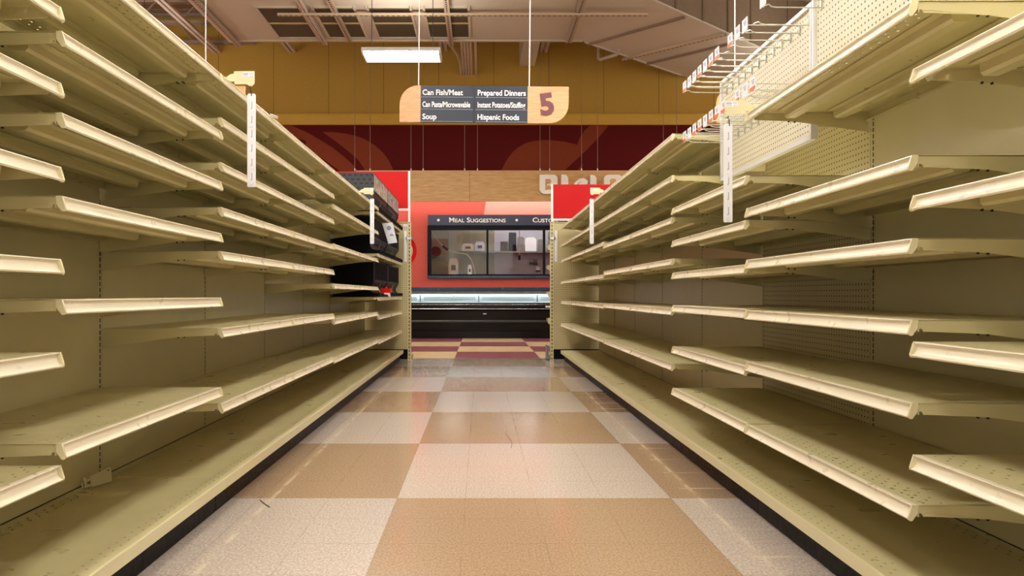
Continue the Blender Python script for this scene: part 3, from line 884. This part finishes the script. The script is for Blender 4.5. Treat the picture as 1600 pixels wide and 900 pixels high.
# cove lamp behind the fascia, washing the wall below
r = empty('cove_light', (1.0, 16.80, 2.99), 'lit cove lamp tucked behind the wooden fascia', 'lamp')
box('housing', (-4, 4, -.05, .05, .03, .07), 'white', r); box('lamp_tube', (-3.9, 3.9, -.02, .02, 0, .028), M['tube'], r)
box('bracket', (-.02, .02, -.12, -.05, .03, .06), 'white', r)

# ---------------------------------------------------------------- serving window and its header
wk = (WZ-.05)/F
def wx(px): return (px-751)*wk
def wz(py): return H0+(460-py)*wk
o = empty('window_1', (0, WZ-.05, 0)); o['kind'] = 'structure'
bm = NB()
X0, X1 = wx(668), wx(956)
bx(bm, X0, X1, -.02, .16, wz(434.5), wz(428.5)); bx(bm, X0, X1, -.02, .16, wz(359), wz(352.5))
bx(bm, X0, wx(673.8), -.02, .16, wz(428.5), wz(359)); bx(bm, X1-.08, X1, -.02, .16, wz(428.5), wz(359))
for a, b in ((760, 763.2), (848.6, 852)): bx(bm, wx(a), wx(b), -.01, .14, wz(428.5), wz(359))
link('window_frame', bm, 'navyframe', o)
box('window_sill', (X0, X1, -.06, -.02, wz(434.5), wz(431)), 'bluegrey', o)
for a, b in ((673.8, 760), (763.2, 848.6), (852, 950)):
    box('pane', (wx(a), wx(b), .05, .056, wz(428.5), wz(359)), 'glass', o)
r = empty('window_header', (0, WZ-.06, 0), 'navy header board with white lettering above the serving window', 'sign')
hb = box('board', (wx(668.8), wx(956), -.03, .055, wz(352.3), wz(336)), 'navyhead', r)
text('lettering', 'Meal Suggestions', 'signtext', r, (wx(702), -.031, wz(347.6)), wx(790)-wx(702), 7.6*wk, fat=.012, caps=True)
text('lettering', 'Custom', 'signtext', r, (wx(832), -.031, wz(347.6)), (wx(870.5)-wx(832)), 7.6*wk, fat=.012, caps=True)
for a in (685.2, 807.2):
    bm = NB(); disc(bm, (wx(a), -.035, wz(344.2)), 2*wk, .005, n=16); link('dot', bm, 'signtext', r)

# things in the room behind
def rk(px, py, d): return at(px, py, d)
o = empty('wall_shelf', (0, 19.2, rk(0, 394, 19.1).z), 'long grey shelf on the wall behind the serving window', 'shelf')
box('board', (rk(716, 0, 19.1).x, 3.6, -.2, .19, -.02, .02), 'case_grey', o)
zsh = o.location.z+.02
def standing(nm, x0, x1, top, mat, label, cat, d=19.1, round_=False, dz=.12, base=None, group=None):
    a, b = rk(x0, 0, d).x, rk(x1, 0, d).x; z1 = rk(0, top, d).z; zb = zsh if base is None else base
    bm = NB()
    if round_:
        rr = (b-a)/2*.6; pts = [(a, 0), (b, 0)]+arc(b-rr, z1-zb-rr, rr, 0, 90, 5)+arc(a+rr, z1-zb-rr, rr, 90, 180, 5)
        prism(bm, pts, -dz/2, dz/2, XZ)
    else:
        prism(bm, [(a, 0), (b, 0), (b, z1-zb-.02), (b-.02, z1-zb), (a+.01, z1-zb)], -dz/2, dz/2, XZ)
    q = link(nm, bm, mat); q.location = (0, d, zb); tag(q, label, cat, group); return q
standing('carton', 781.5, 793.5, 378, 'brownbox', 'low dark brown carton on the shelf behind the serving window', 'box')
standing('carton', 794.5, 806.5, 363.6, 'navyframe', 'tall dark box on the shelf behind the serving window', 'box')
standing('cutting_board', 808, 819, 370, 'case_grey', 'grey rounded board leaning beside the tall dark box', 'board', round_=True, dz=.05)
standing('cutting_board', 820.5, 838, 371, 'white', 'white rounded board on the shelf, widest of the row', 'board', round_=True, dz=.05)
standing('cutting_board', 840, 849, 374, 'case_grey', 'grey rounded board right of the white board', 'board', round_=True, dz=.05)
standing('cutting_board', 856, 866, 362, 'case_grey', 'tall grey rounded board at the right mullion', 'board', round_=True, dz=.05)
r = empty('counter', (-.85, 18.9, 0), 'pale counter with splashback behind the left window pane', 'counter')
box('top', (-1.2, 1.2, -.35, .45, .97+.38, 1.0+.38), 'white', r); box('cabinet', (-1.15, 1.15, -.3, .42, 0, 1.348), 'case_grey', r)
zc = 1.381
def machine(x0, x1, top, mat, label, cat, nm, d=18.9, base=zc):
    a, b = rk(x0, 0, d).x, rk(x1, 0, d).x; z1 = rk(0, top, d).z
    e = empty(nm, ((a+b)/2, d, base), label, cat); h = (b-a)/2; H = z1-base
    bm = NB(); prism(bm, [(-h, 0), (h, 0), (h, H*.8), (h*.7, H), (-h*.6, H), (-h, H*.7)], -.12, .12, XZ); link('body', bm, mat, e)
    box('front', (-h*.4, h*.5, -.13, -.121, H*.3, H*.6), 'brownbox', e)
    return e
machine(722, 740, 381, 'cable', 'cream kitchen appliance with dark front on the shelf behind the left pane', 'appliance', 'kitchen_appliance', d=19.05, base=zsh)
machine(742, 757, 378, 'beigewall', 'pale grey kitchen appliance on the shelf next to the mullion', 'appliance', 'kitchen_appliance', d=19.05, base=zsh)
machine(701, 716, 404, 'cable', 'small cream appliance on the counter behind the left pane', 'appliance', 'toaster')
machine(731, 737, 414, 'white', 'white narrow dispenser on the counter behind the left pane', 'dispenser', 'dispenser', d=18.75)
r = empty('wall_speaker', at(681, 393, 19.3), 'round dark fan on the wall behind the left pane', 'fan')
bm = NB(); disc(bm, (0, 0, 0), .13, .08); link('housing', bm, 'brownbox', r); bm = NB(); disc(bm, (0, -.01, 0), .05, .01); link('centre', bm, 'dark', r)
r.name = 'wall_fan'
d = 17.6
bm = NB(); pts = [Vector((-1.13, d, 3.2))]+[at(a, b, d) for a, b in ((674, 359), (680, 370), (690, 383), (701, 391), (715, 395), (729, 397), (736, 405), (741, 420), (743, 432))]
tube(bm, pts, .016, 6)
cb = tag(link('cable', bm, 'cable'), 'cream cable looping down across the left window pane', 'cable')
bm = NB(); tube(bm, [at(692, 384, 17.57), at(700, 390.5, 17.57)], .03, 8); link('cable_grip', bm, 'brownbox', cb)
r = empty('pull_cord', at(811.5, 400, 18.0), 'cream pull cord with black weight hanging behind the right pane', 'cord')
bm = NB(); tube(bm, [(0, 0, 0), (.004, 0, 1.45)], .012, 6); link('cord', bm, 'cable', r)
bm = NB(); tube(bm, [(0, 0, -.10), (0, 0, -.08), (0, 0, .02)], .026, 8); link('weight', bm, 'navyframe', r)
for i, x in enumerate((701, 734)):
    r = empty('hanging_rod', at(x, 402, 19.0), 'thin pale rod hanging behind the left pane, %s one' % ['left', 'right'][i], 'rod', 'thin rods behind the left pane')
    bm = NB(); tube(bm, [(0, 0, 0), (0, 0, 1.2)], .009, 5); link('rod', bm, 'case_grey', r)
for i, (x, y) in enumerate(((830, 408), (836, 409), (840, 420))):
    r = empty('wall_holder', at(x, y, 19.39), 'small %s holder mounted on the pale wall behind the right pane' % ['grey', 'dark', 'white and blue'][i], 'holder', 'wall holders behind the right pane')
    box('bracket', (-.05, .05, -.1, 0, -.08, .05), ['case_grey', 'brownbox', 'white'][i], r); box('lip', (-.055, .055, -.12, -.1, -.08, -.04), 'navyframe', r)

# ---------------------------------------------------------------- refrigerated case
r = empty('refrigerated_case', (1.0, 15.8, 0), 'long low black refrigerated case against the terracotta wall', 'refrigerated case')
A, B = -6.2, 6.2
bm = NB()
prism(bm, [(.05, 0), (.05, .15), (.01, .16), (0, .33), (-.0, .36), (.03, .385), (.03, .40), (.02, .57), (-.01, .60), (-.02, .625), (.10, .625), (.10, .50), (.9, .50), (.9, 0)], A, B, YZ)
link('body', bm, 'blackgloss', r)
bm = NB(); prism(bm, [(-.035, .335), (-.04, .36), (-.03, .378), (.012, .378), (.0, .335)], A, B, YZ); link('bumper', bm, 'bumper', r)
bm = NB(); prism(bm, arc(-.03, .61, .014, 0, 360, 10)[:-1], A, B, YZ); link('chrome_rail', bm, 'chrome', r, smooth=50)
bm = NB(); prism(bm, arc(.02, .698, .012, 0, 360, 10)[:-1], A, B, YZ); link('chrome_rail', bm, 'chrome', r, smooth=50)
bm = NB(); bx(bm, A, B, .0, .04, .625, .686); bx(bm, A, B, .0, .05, .71, .735); link('front_ledge', bm, 'blackgloss', r)
bm = NB(); bx(bm, A, B, .92, .97, .50, .915); link('back_liner', bm, 'liner', r)
bm = NB()
for i in range(12):
    q = (748-751)*16.7/F-1.0+(i-6)*1.275
    bx(bm, q-.008, q+.008, .908, .92, .745, .90)
    for zz in (.79, .82, .85): bx(bm, q+.07, q+1.20, .914, .92, zz, zz+.005)
link('liner_trim', bm, 'bluegrey', r)
bm = NB(); prism(bm, [(.80, .985), (1.18, .985), (1.18, 1.06), (.84, 1.06)], A, B, YZ); link('canopy', bm, 'bluegrey', r)
box('valance', (A, B, .825, .84, .912, .985), 'case_grey', r)
box('light_tube', (A+.1, B-.1, .86, .89, .955, .98), M['casetube'], r)
for q in (-.95, .55, 3.2): box('data_plate', (q, q+.07, -.004, .004, .50, .515), 'white', r)
p = at(856, 479, 15.75)
o = box('price_card', (p.x-.05, p.x+.05, 15.72, 15.735, .64, .675), 'paper'); tag(o, 'white card clipped to the case rail by the right end unit', 'card')
p = at(709, 464, 16.6)
o = empty('case_tag', (p.x, 16.68, .86), 'small round pale tag on the lit liner of the refrigerated case', 'tag')
bm = NB(); disc(bm, (0, 0, 0), .035, .01, n=16); link('disc', bm, 'white', o); box('stem', (-.01, .01, 0, .01, -.05, -.02), 'white', o)

# ---------------------------------------------------------------- ductwork and roof steel
DH = 5.70; K = DH-H0
def dpt(px, py): t = K/(460-py); return ((px-751)*t, F*t)
r = empty('air_duct', (0, 0, DH), 'huge flat pinkish duct spanning the ceiling, turning diagonally at right', 'duct')
yF = 14.50; yN = 12.0
f1 = dpt(910, 63); f2 = dpt(1065, 118); n1 = dpt(1020, 0); n2 = dpt(1165, 65)
dv = Vector((n2[0]-n1[0], n2[1]-n1[1])).normalized()
t = (yN-n1[1])/dv.y; nb = (n1[0]+dv.x*t, yN)
dv2 = Vector((f2[0]-f1[0], f2[1]-f1[1])).normalized()
e1 = (f1[0]+dv2.x*(WZ-.02-f1[1])/dv2.y, WZ-.02); e2 = (n1[0]+dv.x*(WZ-.02-n1[1])/dv.y, WZ-.02)
bm = NB(); prism(bm, [(-4.75, yN), nb, (nb[0]+.0, yN), e2, e1, (f1[0], yF), (-4.75, yF)][0:2]+[e2, e1, (f1[0], yF), (-4.75, yF)], 0, .9, XY); link('duct_body', bm, 'duct', r)
bm = NB()                                           # diagonal run's near side up to the roof, coloured dark as unlit
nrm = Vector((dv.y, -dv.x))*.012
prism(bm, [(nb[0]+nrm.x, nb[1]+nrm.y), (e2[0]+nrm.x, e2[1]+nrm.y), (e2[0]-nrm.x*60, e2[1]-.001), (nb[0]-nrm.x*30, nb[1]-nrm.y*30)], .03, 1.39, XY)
link('shaded_side', bm, 'duct_shaded', r)
for q in (0.5, 1.35, 2.2, 3.05, 3.9):
    p = Vector(nb)+dv*q+nrm
    bm = NB(); bx(bm, p.x-.015, p.x+.015, p.y-.03, p.y+.01, .02, 1.39); link('seam', bm, 'duct_shaded', r)
def bar(p, q, w, h, mat, nm='seam', z=0.0, parent=r):
    p, q = Vector(p), Vector(q); d = (q-p); L = d.length; a = math.atan2(d.y, d.x)
    bm = NB(); bx(bm, 0, L, -w/2, w/2, -h, 0); o = link(nm, bm, mat, parent); o.location = (p.x, p.y, z); o.rotation_euler = (0, 0, a); return o
bar(dpt(918, 68), dpt(1070, 25), .05, .04, 'ductseam'); bar(dpt(973, 91), dpt(1134, 51), .06, .05, 'strut_slots_x'); bar(dpt(1008, 99), dpt(1145, 66), .05, .04, 'ductseam')
bar((-4.75, yF-.04), (f1[0], yF-.04), .07, .02, 'duct', 'flange'); bar((-4.72, yN), (-4.72, yF), .05, .03, 'duct', 'flange')
bar(dpt(914, 65), dpt(1064, 117), .04, .02, 'duct', 'flange')
M_seam = None
for i, (a, b) in enumerate(((-3.74, -3.03), (-2.80, -2.12), (-1.88, -1.18), (-.94, -.21))):
    g = empty('return_grille', ((a+b)/2, 13.5, DH), 'dark return air grille in the duct, %s of four' % ['leftmost', 'second from left', 'third from left', 'rightmost'][i],
              'grille', 'return air grilles in the duct')
    h = (b-a)/2; L = .745
    box('screen', (-h, h, -L, L, -.012, -.001), 'grille', g)
    bm = NB()
    for q in ((-h-.03, -h+.01, -L-.03, L+.03), (h-.01, h+.03, -L-.03, L+.03), (-h, h, -L-.03, -L+.01), (-h, h, L-.01, L+.03)): bx(bm, *q, -.03, -.0)
    link('frame', bm, 'duct', g)
    box('mid_bar', (-h+.01, h-.01, -.02, .02, -.03, -.012), 'signwoodp', g)
def strut(p, q, z, w, h, mat, label, nm='channel_strut', group='channel struts under the ceiling'):
    p, q = Vector(p), Vector(q); d = q-p; L = d.length
    bm = NB(); ax = abs(d.x) > abs(d.y)
    if ax: bx(bm, 0, L, -w/2, w/2, -h, 0)
    else: bx(bm, -w/2, w/2, 0, L, -h, 0)
    if not ax and mat != 'strut_slots_y':
        bm.free(); bm = NB(); bx(bm, -w/2, -w*.12, 0, L, -h, 0); bx(bm, w*.12, w/2, 0, L, -h, 0); bx(bm, -w*.12, w*.12, 0, L, -h*.2, 0)
    o = link(nm, bm, mat); o.location = (p.x, p.y, z)
    tag(o, label, 'strut', group); return o
strut((-2.44, 9), (-2.44, 14.3), DH-.031, .09, .05, 'strut_slots_y', 'slotted strut running under the second grille from left')
strut((-.56, 9), (-.56, 14.6), DH-.031, .09, .05, 'strut_slots_y', 'slotted strut running under the rightmost grille')
strut((1.65, 9), (1.65, 14.4), DH-.021, .11, .05, 'strut_slots_y', 'slotted strut running away beneath the duct, right of the lamp')
strut((-4.60, 9), (-4.60, 14.6), DH-.031, .10, .05, 'strut_slots_y', 'slotted strut along the left edge of the duct')
strut((-2.93, 9), (-2.93, 14.5), DH-.031, .07, .05, 'steelpaint', 'plain strut between the two leftmost grilles')
strut((-3.4, 12.85), (2.80, 12.85), DH-.083, .06, .04, 'strut_slots_x', 'long slotted cross strut hanging across the duct')
strut((-5.84, 6), (-5.84, WZ), 6.31, .17, .06, 'steelpaint', 'long double strut running to the ochre wall at far left')
strut((-4.98, 6), (-4.98, 15.6), 6.05, .10, .05, 'steelpaint', 'plain strut just left of the duct edge')
for i, (x, y) in enumerate(((456, 82), (693, 80), (849, 82))):
    q = at(x, y, WZ)
    strut((q.x, 14.7), (q.x, WZ), q.z+.06, .17, .06, 'steelpaint', 'short double strut entering the ochre wall, %s of three' % ['leftmost', 'middle', 'rightmost'][i])
# branch duct
q0 = at(811.5, 103, WZ)
o = box('branch_duct', (q0.x, q0.x+.34, 14.55, WZ, q0.z, q0.z+.7), 'duct'); tag(o, 'square pinkish branch duct entering the wall right of the lamp', 'duct')
# conduits
for i in range(6):
    x = (720.5+i*4.1-751)*WZ/F + (.04 if i == 5 else 0); bm = NB()
    z = at(0, 116, WZ).z
    if i == 0:
        q = at(667, 61, 14.6); tube(bm, [(q.x, 14.6, z+.16), (-.62, 15.4, z+.14), (x-.05, 15.9, z+.08), (x, 16.2, z), (x, WZ, z)], .025, 6)
    else: tube(bm, [(x, 14.6, z), (x, WZ, z)], .024, 6)
    tag(link('conduit', bm, 'steelpaint', smooth=60), 'painted conduit in the bundle by the lamp, %s from left' % ON[i], 'conduit', 'conduits entering the wall')
bm = NB(); tube(bm, [at(935, 66, 15.6), at(935, 91, 15.6), at(938, 93, 15.5), at(963, 85.5, 15.0), at(966, 83, 14.95), at(966, 77, 14.95)], .035, 8)
tag(link('drain_pipe', bm, 'steelpaint', smooth=60), 'short bent pipe hooked below the diagonal duct', 'pipe')
# bar joists
def joist(y, zt, zb, label, x0=-13.5, x1=13.5):
    e = empty('bar_joist', (0, y, zb), label, 'joist', 'open web joists under the roof deck')
    H = zt-zb
    for z in (0, H-.06):
        bm = NB(); bx(bm, x0, x1, -.06, -.015, z, z+.06); bx(bm, x0, x1, .015, .06, z, z+.06); link('chord', bm, 'joistpaint', e)
    bm = NB(); n = int((x1-x0)/.9); 
    for i in range(n):
        a = x0+i*.9; tube(bm, [(a, 0, .03), (a+.45, 0, H-.03)], .02, 5); tube(bm, [(a+.45, 0, H-.03), (a+.9, 0, .03)], .02, 5)
    link('web', bm, 'joistpaint', e)
for i, (y, zb) in enumerate(((16.85, 6.42), (16.0, 6.55), (14.9, 6.62), (12.6, 6.62), (10.4, 6.62), (8, 6.62))):
    joist(y, 7.08, zb, 'open web roof joist left of the duct, %s from the back wall' % ON[i], -13.5, -4.95)
for i, (y, zb) in enumerate(((16.85, 6.42), (16.0, 6.55), (14.9, 6.62))):
    joist(y, 7.08, zb, 'open web roof joist right of the duct, %s from the back wall' % ON[i], 7.1, 13.5)
